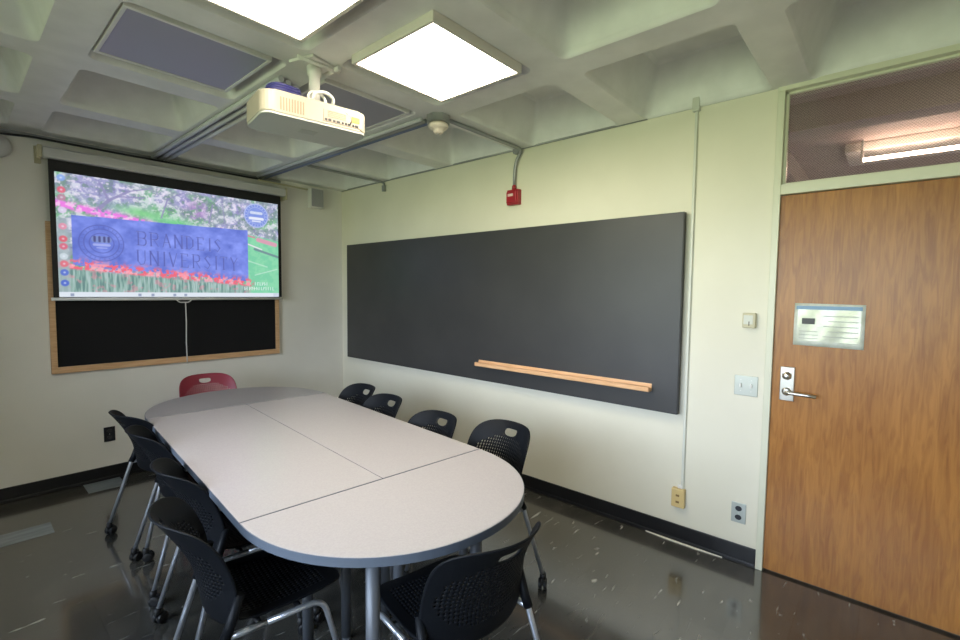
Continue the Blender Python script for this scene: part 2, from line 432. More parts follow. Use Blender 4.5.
# ------------------------------------------------------------ ceiling lights
def fixture(cx, cy, lit, label, z=2.56):
    t = thing('ceiling_light', label, 'ceiling light', (cx,cy,z), 0, 'square fixtures set in the ceiling coffers')
    b = B(); hw, hh, tk = .288, .274, .016
    for (x0, x1, y0, y1) in ((-hw,hw,-hh,-hh+tk), (-hw,hw,hh-tk,hh), (-hw,-hw+tk,-hh+tk,hh-tk), (hw-tk,hw,-hh+tk,hh-tk)):
        box(b, x0, x1, y0, y1, 0, .115, .002)
    box(b, -hw+tk, hw-tk, -hh+tk, hh-tk, .10, .115)
    box(b, -.03, .03, -.03, .03, .11, 2.885-z)   # stem up to the slab
    obj('frame', b, M['fixture'] if lit else M['white_metal'], t)
    b = B(); box(b, -hw+tk, hw-tk, -hh+tk, hh-tk, .004, .012); obj('diffuser', b, M['lit'] if lit else M['offpanel'], t)
    return t
fixture(-1.362, -2.965, True, 'lit square ceiling light between the projector and the right wall')
fixture(-2.180, -2.965, True, 'lit square ceiling light cut by the top edge of the photo')
fixture(-2.148, -2.075, False, 'unlit lavender-grey square ceiling light left of the projector', 2.6)
fixture(-1.30, -2.075, False, 'unlit dark square ceiling light behind the projector', 2.6)

# ------------------------------------------------------------ projector and mount
pr = math.radians(-8.5)
t = thing('projector_mount', 'off-white ceiling mount with short pole holding the projector', 'mount', (-1.715,-2.475,H))
b = B(); box(b, -.085, .075, -.075, .075, -.014, 0, .003, mx=Matrix.Rotation(.3,4,'Z')); 
tube(b, [(-.115,-.06,-.022), (.10,-.06,-.022)], .009, 8); tube(b, [(.075,-.10,-.018), (.075,.09,-.018)], .012, 8)
obj('ceiling_plate', b, M['white_metal'], t)
b = B(); lathe(b, [(.034,-.014), (.034,-.05), (.026,-.056), (.026,-.20)], 20); obj('pole', b, M['white_metal'], t)
b = B(); box(b, -.07, .07, -.05, .05, -.212, -.195, .003)
tube(b, [(-.05,-.07,-.205), (-.05,-.09,-.17), (.0,-.10,-.155), (.05,-.09,-.17), (.05,-.07,-.205)], .008, 8, fillet=.02)
obj('bracket', b, M['white_metal'], t)

t = thing('projector', 'ivory ceiling-mounted projector with a blue cable on top', 'projector', (-1.725,-2.425,2.295), pr)
def rrect(x0, x1, y0, y1, r, n=6):
    out = []
    for (px, py, a0) in ((x1-r, y1-r, 0), (x0+r, y1-r, 90), (x0+r, y0+r, 180), (x1-r, y0+r, 270)):
        for k in range(n+1):
            a = math.radians(a0+90*k/n); out.append((px+r*math.cos(a), py+r*math.sin(a)))
    return out
pw, pd, ph = .250, .150, .100
b = B(); prism(b, rrect(-pw, pw, -pd, pd, .055), .006, ph, bev=.007); obj('shell', b, M['projector'], t)
b = B(); prism(b, rrect(-pw+.003, pw-.003, -pd+.003, pd-.003, .052), -.004, .007, bev=.004)
obj('bottom_cover', b, M['projbottom'], t, label='pale grey underside')
b = B()
for k in range(9): box(b, -.175+k*.0125, -.170+k*.0125, -pd-.0015, -pd+.004, .018, .074)
obj('vent_grille', b, mat('vent_tan', (.26,.20,.13), .6), t)
b = B(); box(b, .02, .215, -pd-.002, -pd+.004, .016, .072, .001); pp = obj('port_panel', b, mat('port_panel', (.36,.30,.25), .5), t)
for k, (x, w_) in enumerate([(.032,.010), (.050,.014), (.072,.010), (.092,.016), (.114,.009), (.130,.009), (.146,.014), (.168,.009), (.186,.016)]):
    b = B(); box(b, x-w_/2, x+w_/2, -pd-.004, -pd, .020, .030, .001); obj('port', b, M['black'], pp)
b = B(); box(b, .160, .200, -pd-.004, -pd, .040, .066, .001); obj('sticker', b, M['yellow'], pp, label='yellow sticker')
b = B()
for k in range(4): box(b, .04, .13, -pd-.0035, -pd, .040+k*.008, .0425+k*.008)
obj('label_text', b, mat('tan_print', (.42,.30,.20), .6), pp)
b = B(); lathe(b, [(.034,.0), (.034,.018), (.028,.020), (.02,.012)], 24, (.12,pd-.004,.046), 'Y'); obj('lens', b, M['black'], t)
b = B(); box(b, -.04, .04, -.03, .03, -.0055, -.003); obj('badge', b, mat('badge_grey', (.40,.41,.39), .5), t)
# cables
def pc(x, y, z):
    v = Matrix.Rotation(pr, 4, 'Z') @ Vector((x, y, z)); return (v.x-1.725, v.y-2.425, v.z+2.295)
b = B()
for k in range(4):
    tube(b, [pc(-.130+(.082-.004*k)*math.cos(2*PI*i/22), -.055+.062*math.sin(2*PI*i/22), ph+.008+.0115*k+.003*math.sin(i)) for i in range(22)], .0070, 8, closed=True)
tag(obj('coiled_cable', b, M['bluecable']), 'dark blue cable coiled on top of the projector', 'cable')
b = B(); P = [pc(-.09,.06,ph+.012), pc(-.03,.04,ph+.05), pc(.03,.10,ph+.07), (-1.66,-2.27,2.50), (-1.668,-2.20,2.55)]
tube(b, P, .006, 8, fillet=.05); tag(obj('black_cable', b, M['black']), 'black cable rising behind the projector to the ceiling conduit', 'cable')
b = B(); tube(b, [pc(-.01,-.08,ph+.006), pc(.02,-.10,ph+.02), pc(.10,-.145,ph+.0), pc(.165,-.150,.055), pc(.150,-pd-.004,.026)], .003, 6, fillet=.03)
tag(obj('video_cable', b, M['black']), 'thin black cable looping over the projector ports', 'cable')
b = B(); tube(b, [pc(.0+.040*math.cos(a), -.125+.012*math.sin(a), ph+.015+.036*math.sin(a)) for a in [2*PI*i/20 for i in range(20)]], .007, 8, closed=True)
tag(obj('white_cable_loop', b, M['white_metal']), 'white cable looped at the foot of the projector pole', 'cable')

# ------------------------------------------------------------ ceiling conduits
def conduit(pts, r, m, label, name='conduit', group=None, fillet=.04):
    b = B(); tube(b, pts, r, 10, fillet=fillet); return tag(obj(name, b, m), label, 'conduit', group)
g = 'white conduits side by side from the screen wall to the projector'
for k, (x, lb) in enumerate([(-1.635,'leftmost'), (-1.675,'middle'), (-1.715,'rightmost')]):
    x = [-1.765,-1.715,-1.665][k]
    conduit([(x+.02*(0),-2.24+.02*k,H-.016), (x,-.03,H-.016)], .0155, M['white_conduit'],
            f'{lb} of three white conduits running from the screen wall to the projector', group=g)
g = 'bluish conduits between the screen wall and the smoke detector'
for k, (x, lb, m) in enumerate([(-.93,'left pale',M['white_conduit']), (-.893,'middle grey',M['grey_metal']), (-.86,'right blue-grey',M['blue_conduit'])]):
    conduit([(x,-2.36,H-.014), (x,-.04,H-.014)], .013, m, f'{lb} conduit running from the screen wall to the smoke detector', group=g)
conduit([(-.842,-1.3,H-.013), (-.842,-.775,H-.013), (-.012,-.775,H-.013), (-.012,-.775,2.52)], .011, M['grey_metal'],
        'grey conduit crossing from the ceiling pair to a box on the right wall')
conduit([(-.82,-2.475,H-.013), (-.03,-2.475,H-.013), (-.022,-2.42,2.52), (-.022,-2.405,2.46), (-.022,-2.40,2.335)], .0125, M['grey_metal'],
        'grey conduit from the smoke detector down to the red alarm', fillet=.05)
conduit([(-.011,-.02,2.604), (-.011,-3.42,2.604)], .009, M['grey_metal'], 'thin grey conduit along the top of the right wall')
conduit([(XL,-.014,2.578), (-.70,-.014,2.578)], .013, M['grey_metal'], 'grey conduit along the top of the screen wall')
conduit([(XL,-.038,2.558), (-2.62,-.036,2.550), (-2.50,-.036,2.566), (-2.0,-.038,2.560), (-.9,-.038,2.562)], .008, M['black'],
        'thin black cable run along the top of the screen wall', name='cable', fillet=.06)
conduit([(-.93,-.05,2.55), (-.55,-.016,2.555), (-.36,-.016,2.552)], .008, M['putty'],
        'short tan cable run from the conduits to the small wall speaker', name='cable')
b = B(); box(b, -.05, 0, -2.455, -2.40, 2.565, 2.60, .006); tag(obj('junction_box', b, M['grey_metal']), 'small grey conduit fitting above the red alarm', 'junction box')
b = B(); box(b, -.03, 0, -.795, -.755, 2.50, 2.56, .004); tag(obj('junction_box', b, M['grey_metal']), 'small grey conduit fitting on the right wall nearest the room corner', 'junction box')

# smoke detector on its box
t = thing('smoke_detector', 'white round smoke detector under a grey ceiling box', 'smoke detector', (-.872,-2.452,H))
b = B(); prism(b, [(.075*math.cos(math.radians(22.5+45*k)), .075*math.sin(math.radians(22.5+45*k))) for k in range(8)], -.045, 0, bev=.003); obj('mounting_box', b, M['grey_metal'], t)
b = B(); lathe(b, [(.052,-.045), (.062,-.055), (.062,-.068), (.052,-.078), (.034,-.082), (.032,-.098), (.022,-.106), (0,-.107)], 28); obj('sensor_head', b, mat('detector_white', (.78,.70,.58), .45), t)
b = B(); lathe(b, [(.009,-.104), (.009,-.112), (.0,-.114)], 12); obj('sensor_tip', b, M['chrome'], t)

# red fire alarm
t = thing('fire_alarm', 'red fire alarm box on the right wall above the blackboard', 'fire alarm', (0,-2.40,2.185))
b = B(); box(b, -.042, 0, -.055, .055, 0, .115, .005); obj('housing', b, M['redalarm'], t)
b = B(); box(b, -.055, -.040, -.042, .050, .012, .098, .004); f = obj('cover', b, M['redalarm'], t)
b = B(); box(b, -.058, -.054, -.016, .034, .062, .082, .001); obj('handle', b, mat('alarm_white', (.75,.55,.5), .4), f, label='white pull bar')
b = B(); lathe(b, [(.017,.115), (.017,.14), (.013,.15)], 14, (-.022,0,0)); obj('conduit_fitting', b, M['redalarm'], t)

# ------------------------------------------------------------ screen wall
# black board with oak frame
t = thing('pinboard', 'black board in an oak frame hanging behind the projection screen', 'board', (0,0,0))
X0, X1, Z0, Z1 = -2.435, -.735, .878, 1.99
b = B(); box(b, X0+.03, X1-.03, -.018, 0, Z0+.04, Z1-.04); obj('panel', b, M['blackfelt'], t)
b = B(); w_ = .048
box(b, X0, X1, -.030, 0, Z0, Z0+w_, .003); box(b, X0, X1, -.030, 0, Z1-w_, Z1, .003)
box(b, X0, X0+.036, -.030, 0, Z0+w_, Z1-w_, .003); box(b, X1-.036, X1, -.030, 0, Z0+w_, Z1-w_, .003)
obj('frame', b, M['oak'], t)

# projection screen
SY = -.085
def plane_shift(x, z, y=SY):   # a point measured on the wall plane moved forward along the sight line to where it stands
    cx, cy, cz = CAM; k = (y-cy)/(0-cy); return cx+(x-cx)*k, cz+(z-cz)*k
ax0, az1 = plane_shift(-2.404, 2.445); ax1, az0 = plane_shift(-.692, 1.432)
t = thing('projection_screen', 'pulled-down projection screen showing a university sign among tulips', 'projection screen', (0,0,0))
b = B(); box(b, ax0, ax1, SY+.001, SY+.004, az0, az1+.03); obj('screen_fabric', b, M['screenblack'], t, label='black border of the screen')
b = B(); hz0 = az1-.005
box(b, ax0-.03, ax1+.035, SY-.045, SY+.04, hz0, hz0+.075, .012, 3); obj('housing', b, M['housing'], t)
b = B(); box(b, ax0-.055, ax0-.03, SY-.03, SY+.045, hz0+.0, hz0+.085, .004); obj('end_cap', b, M['putty'], t)
b = B(); box(b, ax1+.035, ax1+.055, SY-.035, SY+.045, hz0-.03, hz0+.085, .006); obj('end_cap', b, M['putty'], t)
for x in (ax0-.045, ax1+.045):
    b = B(); box(b, x-.012, x+.012, SY-.01, 0, hz0+.03, hz0+.06, .003); box(b, x-.018, x+.018, -.012, 0, hz0-.03, hz0+.09, .002); obj('wall_bracket', b, M['putty'], t)
b = B(); tube(b, [(ax0-.012,SY+.002,az0-.004), (ax1+.012,SY+.002,az0-.004)], .0115, 12); obj('bottom_bar', b, M['white_metal'], t, label='white tube along the lower edge')
hx = plane_shift(-1.56, 1.40)[0]
b = B(); tube(b, [(hx-.055,SY,az0-.014), (hx-.035,SY,az0-.034), (hx+.035,SY,az0-.034), (hx+.055,SY,az0-.014)], .005, 8, fillet=.015)
obj('pull_handle', b, M['white_metal'], t)
b = B(); tube(b, [(hx+.01,SY,az0-.034), (hx+.012,SY,az0-.2), (hx+.008,SY,az0-.38), (hx+.012,SY,plane_shift(0,.86)[1])], .0045, 6); obj('pull_cord', b, M['white_metal'], t)

# the projected picture, painted per vertex
def picture():
    W, Hh = 460, 256
    u, v = np.meshgrid((np.arange(W)+.5)/W, (np.arange(Hh)+.5)/Hh)
    asp = 1.80
    rng = np.random.RandomState(3)
    def vnoise(fx, fy, oct=3, seed=0):
        out = np.zeros_like(u); amp = 1; tot = 0
        for o in range(oct):
            r = np.random.RandomState(seed*31+o); g = r.rand(int(fy)+2, int(fx)+2)
            X = u*fx; Y = v*fy; xi = X.astype(int); yi = Y.astype(int); tx = X-xi; ty = Y-yi
            tx = tx*tx*(3-2*tx); ty = ty*ty*(3-2*ty)
            a = g[yi,xi]*(1-tx)+g[yi,xi+1]*tx; c_ = g[yi+1,xi]*(1-tx)+g[yi+1,xi+1]*tx
            out += amp*(a*(1-ty)+c_*ty); tot += amp; amp *= .6; fx *= 2; fy *= 2
        return out/tot
    def C(*c): return np.array(c)/255.
    img = np.zeros((Hh, W, 3))
    def put(mask, col, a=1.):
        mk = (mask*a)[..., None] if mask.dtype != bool else (mask.astype(float)*a)[..., None]
        img[:] = img*(1-mk)+np.asarray(col)*mk
    def sm(x, lo, hi): return np.clip((x-lo)/(hi-lo), 0, 1)
    n1 = vnoise(14, 9, 4, 1); n2 = vnoise(40, 24, 3, 2); n3 = vnoise(90, 50, 2, 3); n4 = vnoise(9, 5, 3, 4)
    # woodland
    put(np.ones_like(u), C(132,150,160))
    put(sm(n1, .45, .62), C(110,175,130)); put(sm(n4, .5, .66), C(150,150,200))
    put(sm(n2, .52, .66), C(225,228,240), .75); put(sm(1-n2, .58, .72), C(85,125,105), .6)
    put(sm(n3, .62, .75), C(240,225,250), .7); put(sm(1-n3, .66, .78), C(105,100,160), .5)
    tr = np.exp(-((u-.56)/.05)**2)*np.exp(-((v-.82)/.10)**2); put(tr*sm(n2, .35, .55), C(160,110,190), .8)
    gr = np.exp(-((u-.33)/.13)**2)*np.exp(-((v-.74+.2*(u-.33))/.05)**2); put(gr, C(110,205,120), .85)
    gr = np.exp(-((u-.45)/.10)**2)*np.exp(-((v-.69)/.03)**2); put(gr, C(90,200,120), .8)
    # tree trunk at left with branches
    def seg(ax, ay, bx, by, w0, col, al=1.):
        px = (u-ax)*asp; py = v-ay; dx = (bx-ax)*asp; dy = by-ay; L2 = dx*dx+dy*dy
        tt = np.clip((px*dx+py*dy)/L2, 0, 1); d = np.hypot(px-tt*dx, py-tt*dy)
        put(np.clip((w0-d)/.004+.5, 0, 1), col, al)
    for s_ in ((.13,.70,.19,.82,.014), (.19,.82,.27,.92,.010), (.19,.82,.16,.95,.008), (.22,.86,.33,.88,.006), (.27,.92,.36,.97,.005),
               (.40,.72,.43,.90,.006), (.43,.90,.50,.97,.004), (.62,.72,.64,.9,.006), (.70,.74,.69,.92,.004)):
        seg(*s_, C(130,125,175), .85)
    # lawn at right
    put(sm(u, .80, .82)*sm(.66-v-.25*(u-.8), 0, .02), C(105,200,155)); put(sm(u, .80, .82)*sm(.66-v-.25*(u-.8), 0, .02)*sm(n2, .4, .6), C(130,215,165), .7)
    seg(.80,.56,.90,.50,.006,C(235,225,240)); seg(.86,.50,1.0,.43,.012,C(90,110,130),.8); seg(.81,.38,.93,.32,.006,C(200,235,215),.6); seg(.68,.68,.86,.62,.008,C(220,100,140),.8)
    seg(.88,.60,.98,.56,.022,C(220,140,170),.9); seg(.86,.23,.99,.30,.006,C(220,240,230),.5)
    # pink flowers above the sign
    band = np.exp(-((v-(.735-.28*(u-.06)))/.030)**2)*sm(.42-u, 0, .1); put(np.clip(band*sm(n3, .35, .5)*1.4, 0, 1), C(235,110,225))
    put(np.clip(band*sm(n2, .5, .62)*1.3, 0, 1), C(250,200,240), .8)
    # stone sign
    t_ = (u-.052)/(.822-.052); top = .668+.018*t_; bot = .262-.10*t_
    sign = (t_ > 0) & (t_ < 1) & (v < top) & (v > bot)
    sg = C(98,118,222)[None,None]*(1+.0*u[...,None])+(vnoise(18, 12, 3, 9)[..., None]-.5)*.30+(n3[...,None]-.5)*.06
    img[sign] = sg[sign]
    INK = C(62,72,160); HI = C(165,175,240)
    # seal
    def arc(cx, cy, r, w0, col, al=1.):
        d = np.abs(np.hypot((u-cx)*asp, v-cy)-r); put(np.clip((w0-d)/.004+.5, 0, 1), col, al)
    for r_ in (.150, .118, .082): arc(.158, .455, r_, .004, INK, .75)
    for k in range(26):
        a = 2*PI*k/26; seg(.158+.128*math.cos(a)/asp, .455+.128*math.sin(a), .158+.140*math.cos(a)/asp, .455+.140*math.sin(a), .003, INK, .5)
    seg(.135,.485,.180,.485,.028,C(110,130,190),.8)
    for dx in (-.026,-.008,.010,.026): seg(.158+dx, .47, .158+dx, .505, .008, C(50,50,110), .9)
    seg(.130,.44,.186,.44,.010,HI,.8); seg(.14,.415,.176,.415,.005,HI,.7)
    # serif lettering
    SER = .10
    G = {'B':[('v',.15,0,1),('h',1,.0,.6),('h',.52,.15,.62),('h',0,0,.65),('a',.62,.76,.24),('a',.65,.26,.26)],
         'R':[('v',.15,0,1),('h',1,.0,.6),('h',.5,.15,.6),('a',.6,.75,.25),('d',.42,.5,.85,0)],
         'A':[('d',.45,1,.1,0),('D',.45,1,.85,0),('h',.35,.28,.68)],
         'N':[('v',.12,0,1),('v',.85,0,1),('D',.12,1,.85,0)],
         'D':[('v',.15,0,1),('h',1,.0,.45),('h',0,0,.45),('d',.45,1,.8,.75),('D',.8,.75,.8,.25),('d',.8,.25,.45,0)],
         'E':[('v',.15,0,1),('h',1,0,.75),('h',.5,.15,.6),('h',0,0,.8),('d',.75,1,.75,.85),('d',.8,0,.8,.15)],
         'I':[('v',.45,0,1)],
         'S':[('d',.78,.85,.5,1),('d',.5,1,.2,.80),('D',.2,.8,.75,.28),('d',.75,.28,.5,0),('d',.5,0,.15,.15)],
         'U':[('v',.15,.25,1),('d',.15,.25,.4,0),('d',.4,0,.7,.05),('d',.7,.05,.82,.3),('d',.82,.3,.82,1)],
         'V':[('D',.1,1,.45,0),('d',.45,0,.85,1)],
         'T':[('v',.45,0,1),('h',1,.05,.85),('d',.05,1,.05,.86),('d',.85,1,.85,.86)],
         'Y':[('D',.1,1,.45,.5),('d',.85,1,.45,.5),('v',.45,0,.5)]}
    def letter(ch, x, y, w_, h_, sk):
        def P(a, b_): return x+a*w_, y+b_*h_+sk*(a*w_)
        def s_(a, b_, c_, d_, wd):
            p = P(a, b_); q = P(c_, d_)
            seg(p[0]+.0016, p[1]-.004, q[0]+.0016, q[1]-.004, wd*.7, HI, .45); seg(p[0], p[1], q[0], q[1], wd, INK, .9)
        for e in G[ch]:
            if e[0] == 'v':
                s_(e[1], e[2], e[1], e[3], .0055)
                for yy in (e[2], e[3]):
                    if yy in (0, 1): s_(e[1]-.12, yy, e[1]+.12, yy, .002)
            elif e[0] == 'h': s_(e[2], e[1], e[3], e[1], .0026)
            elif e[0] == 'd': s_(e[1], e[2], e[3], e[4], .0030)
            elif e[0] == 'D': s_(e[1], e[2], e[3], e[4], .0055)
            elif e[0] == 'a':
                _, ax, ay, rr = e; pts = [(ax+.24*math.cos(a)*1.0, ay+rr*math.sin(a)) for a in [-PI/2+PI*k/6 for k in range(7)]]
                for p, q in zip(pts[:-1], pts[1:]): s_(p[0], p[1], q[0], q[1], .0048)
    def word(txt, x0, x1, y, h_, sk):
        n = len(txt); ws = [.55 if c_ == 'I' else 1 for c_ in txt]; tot = sum(ws); x = x0
        for c_, k in zip(txt, ws):
            w_ = (x1-x0)/tot*k; letter(c_, x+(0.04*w_), y+sk*(x-x0), w_*(.82 if c_ != 'I' else .9), h_, sk); x += w_
    word('BRANDEIS', .292, .690, .462, .118, -.035)
    word('UNIVERSITY', .288, .775, .290, .125, -.045)
    # red tulips in front of the sign
    hb = .272-.115*t_
    tul = np.exp(-((v-hb+.01)/.042)**2)*sm(.86-u, 0, .04); m_ = np.clip(tul*sm(n3, .46, .54)*1.6, 0, 1); put(m_, C(235,85,110))
    put(np.clip(tul*sm(n2, .56, .66)*1.5, 0, 1), C(255,150,165), .8)
    below = sm(hb-.035-v, 0, .02)*sm(.84-u, 0, .04); put(below, C(125,165,155))
    st = vnoise(150, 10, 2, 12); put(below*sm(st, .5, .66), C(165,190,190), .9); put(below*sm(1-st, .55, .7), C(70,110,110), .8); put(below*sm(n2, .62, .7), C(225,130,150), .5)
    # desktop icons at left, marks, taskbar
    left = sm(.045-u, 0, .01)*sm(.66-v, 0, .05); put(left, C(150,170,175), .8)
    for (yy, cc) in ((.955,C(120,160,235)), (.86,C(225,80,110)), (.80,C(180,120,150)), (.70,C(215,200,235)), (.57,C(225,130,160)), (.47,C(220,70,90)), (.41,C(215,80,110)), (.33,C(200,215,225)), (.27,C(225,90,110)), (.20,C(60,90,205)), (.115,C(50,80,200))):
        put(np.clip((.030-np.hypot((u-.022)*asp, v-yy))/.008, 0, 1), cc, .9)
        put(np.clip((.011-np.hypot((u-.022)*asp, v-yy))/.006, 0, 1), C(230,235,250), .6)
    # round blue crest top right
    cxx, cyy = .872, .848
    put(np.clip((.128-np.hypot((u-cxx)*asp, v-cyy))/.006, 0, 1), C(105,130,225), .9)
    arc(cxx, cyy, .118, .004, C(215,220,245), .7); arc(cxx, cyy, .085, .003, C(190,200,245), .6)
    for k in range(22):
        a = 2*PI*k/22; seg(cxx+.096*math.cos(a)/asp, cyy+.096*math.sin(a), cxx+.108*math.cos(a)/asp, cyy+.108*math.sin(a), .003, C(225,230,250), .6)
    for dx in (-.022, 0, .022): seg(cxx+dx-.007, cyy+.028, cxx+dx+.007, cyy+.028, .014, C(210,220,245), .9)
    seg(cxx-.035, cyy-.03, cxx+.035, cyy-.03, .014, C(240,244,255), .9); seg(cxx-.022, cyy-.058, cxx+.022, cyy-.058, .008, C(240,244,255), .8)
    # small white lettering lower right
    r_ = np.random.RandomState(5)
    for (yy, x0, x1) in ((.125,.86,.93), (.075,.80,.965)):
        x = x0
        while x < x1:
            hgt = .028; seg(x, yy, x, yy+hgt, .0035, C(240,248,250), .8)
            if r_.rand() > .4: seg(x, yy+hgt*r_.choice([0, .5, 1]), x+.008, yy+hgt*r_.choice([0, .5, 1]), .0025, C(240,248,250), .8)
            x += .0135
    put(v < .042, C(216,226,238)); 
    for x in (.045, .30, .355, .45, .50): put((np.abs(u-x)*asp < .012) & (np.abs(v-.021) < .012), C(110,125,160), .8)
    put((u > .965) & (v < .042), C(180,195,215), .6)
    # overall haze of the projected image
    img = img*.84+.13
    return W, Hh, np.clip(img, 0, 1)
W, Hh, img = picture()
px0, pz1 = plane_shift(-2.372, 2.357); px1, pz0 = plane_shift(-.722, 1.444)
gx = np.linspace(px0, px1, W); gz = np.linspace(pz0, pz1, Hh)
XX, ZZ = np.meshgrid(gx, gz)
co = np.stack([XX.ravel(), np.full(XX.size, SY), ZZ.ravel()], 1).astype(np.float32)
idx = np.arange(W*Hh).reshape(Hh, W)
faces = np.stack([idx[:-1,:-1], idx[:-1,1:], idx[1:,1:], idx[1:,:-1]], -1).reshape(-1, 4)
me = bpy.data.meshes.new('projected_picture')
me.vertices.add(len(co)); me.vertices.foreach_set('co', co.ravel())
me.loops.add(faces.size); me.loops.foreach_set('vertex_index', faces.ravel().astype(np.int32))
me.polygons.add(len(faces)); me.polygons.foreach_set('loop_start', (np.arange(len(faces))*4).astype(np.int32))
me.update(calc_edges=True)
ca = me.color_attributes.new('picture', 'FLOAT_COLOR', 'POINT')
lin = np.where(img <= .04045, img/12.92, ((img+.055)/1.055)**2.4)
ca.data.foreach_set('color', np.concatenate([lin.reshape(-1, 3), np.ones((W*Hh, 1))], 1).astype(np.float32).ravel())
pm = bpy.data.materials.new('screen_picture'); pm.use_nodes = True
nt = pm.node_tree; bb = nt.nodes['Principled BSDF']; at = nt.nodes.new('ShaderNodeAttribute'); at.attribute_name = 'picture'
bb.inputs['Base Color'].default_value = (.03,.03,.03,1); bb.inputs['Roughness'].default_value = .9
bb.inputs['Specular IOR Level'].default_value = .1
nt.links.new(at.outputs['Color'], bb.inputs['Emission Color']); SCREEN_EMIT = bb.inputs['Emission Strength']; SCREEN_EMIT.default_value = .60
me.materials.append(pm)
o = bpy.data.objects.new('projected_picture', me); COL.objects.link(o); o.parent = t
o['label'] = 'projected desktop picture of a blue stone sign and flowers'

# little speaker, round device, outlets
t = thing('wall_speaker', 'small grey speaker high on the screen wall beside the screen', 'speaker', (-.335,0,2.37))
b = B(); box(b, -.075, .075, -.075, -.004, 0, .200, .008); obj('cabinet', b, M['white_metal'], t)
b = B(); box(b, -.066, .066, -.080, -.073, .010, .190, .003); obj('grille', b, M['speaker'], t)
b = B(); box(b, -.02, .02, -.006, 0, .06, .14, .002); obj('bracket', b, M['grey_metal'], t)
t = thing('round_alarm', 'white round wall device left of the screen, cut by the photo edge', 'alarm', (-2.665,0,2.468))
b = B(); lathe(b, [(.078,0), (.078,-.03), (.07,-.04), (0,-.042)], 28, axis='Y'); obj('housing', b, M['housing'], t)
b = B(); 
for k in range(5): box(b, -.012, .012, -.044, -.040, -.05+k*.022, -.042+k*.022)
obj('sound_slots', b, M['vent'], t)

def duplex(name, label, cat, loc, axis, plate, ins, w_=.072, h_=.115):
    """double socket plate; axis 'x' = on the right wall, 'y' = on the screen wall"""
    t = thing(name, label, cat, loc, -PI/2 if axis == 'x' else 0)
    b = B(); box(b, -w_/2, w_/2, -.006, 0, 0, h_, .002); obj('cover_plate', b, plate, t)
    for z in (h_*.28, h_*.72):
        b = B(); prism(b, [(.017*math.cos(2*PI*k/16), z+.0145*math.sin(2*PI*k/16)) for k in range(16)], -.009, -.005, ax='Y'); obj('socket', b, ins, t)
    b = B(); lathe(b, [(.003,-.005), (.003,-.0075), (.001,-.008)], 8, (0,0,h_/2), 'Y'); obj('screw', b, M['chrome'], t)
    return t
duplex('wall_outlet', 'black double outlet low on the screen wall left of the table', 'outlet', (-2.108,0,.30), 'y', M['black'], mat('outlet_dark', (.03,.03,.03), .4))
duplex('wall_outlet', 'steel plate double outlet with black sockets low beside the door', 'outlet', (0,-4.020,.228), 'x', M['plate'], M['black'], w_=.074)

# raceway down to beige box
b = B(); box(b, -.015, 0, -3.720, -3.704, .335, 2.60, .003); box(b, -.032, 0, -3.732, -3.692, 2.575, 2.69, .004)
tag(obj('wall_raceway', b, M['cream_conduit']), 'thin cream vertical raceway on the wall right of the large blackboard', 'raceway')
t = thing('data_outlet', 'beige plastic outlet box at the foot of the cream raceway', 'outlet', (0,-3.694,.222))
b = B(); box(b, -.036, 0, -.038, .038, 0, .115, .005); obj('box', b, M['beige'], t)
pb = mat('port_brown', (.25,.15,.05), .5)
for z in (.035,.075):
    b = B(); box(b, -.038, -.035, -.010, .010, z-.006, z+.006); obj('port', b, pb, t)
b = B(); box(b, -.02, 0, -.020, .008, .115, .135, .003); obj('raceway_fitting', b, M['white_metal'], t)
# thermostat
t = thing('thermostat', 'small putty thermostat on the wall beside the door', 'thermostat', (0,-4.032,1.338))
b = B(); box(b, -.028, 0, -.032, .032, 0, .082, .004); obj('housing', b, M['putty'], t)
b = B(); box(b, -.031, -.027, -.020, .026, .020, .070, .002); obj('cover', b, M['cream_conduit'], t)
b = B(); box(b, -.033, -.030, -.004, .000, .012, .036); obj('slider', b, M['vent'], t)
# switch plate
t = thing('light_switch', 'steel double light switch plate beside the door handle', 'light switch', (0,-4.028,.958))
b = B(); box(b, -.005, 0, -.058, .058, 0, .112, .002); obj('cover_plate', b, M['plate'], t)
for y in (-.026, .026):
    b = B(); box(b, -.016, -.004, y-.005, y+.005, .046, .068, .002); obj('toggle', b, M['white_metal'], t)
for y in (-.026, .026):
    for z in (.026,.088):
        b = B(); lathe(b, [(.003,-.004), (.003,-.0065)], 8, (0,y,z), 'X'); obj('screw', b, M['chrome'], t)

# paper notice in sleeve on the door
t = thing('paper_notice', 'landscape printed notice in a clear sleeve taped on the door', 'notice', (.004,-4.380,1.258))
b = B(); n = 14
V = [[b.verts.new((-.0025-.002*math.sin(i*.9+j*.5), -.144+.288*i/n, .218*j/8+.004*(i/n))) for j in range(9)] for i in range(n+1)]
for i in range(n):
    for j in range(8):
        f = b.faces.new((V[i][j], V[i+1][j], V[i+1][j+1], V[i][j+1])); f.smooth = True
r = bmesh.ops.extrude_face_region(b, geom=b.faces[:]); bmesh.ops.translate(b, vec=(.002,0,0), verts=[v for v in r['geom'] if isinstance(v, bmesh.types.BMVert)])
obj('sheet', b, M['paper'], t)
b = B(); box(b, -.0062, -.0040, -.132, .136, .190, .208); obj('header_band', b, M['printblue'], t)
b = B(); box(b, -.0062, -.0040, .055, .110, .115, .145, .001); obj('logo', b, M['print'], t)
b = B()
for k in range(5): box(b, -.0060, -.0040, -.12, .02-.02*(k % 2), .052+k*.026, .056+k*.026)
for k in range(3): box(b, -.0060, -.0040, .04, .12, .040+k*.018, .043+k*.018)
obj('text_lines', b, M['printgrey'], t)

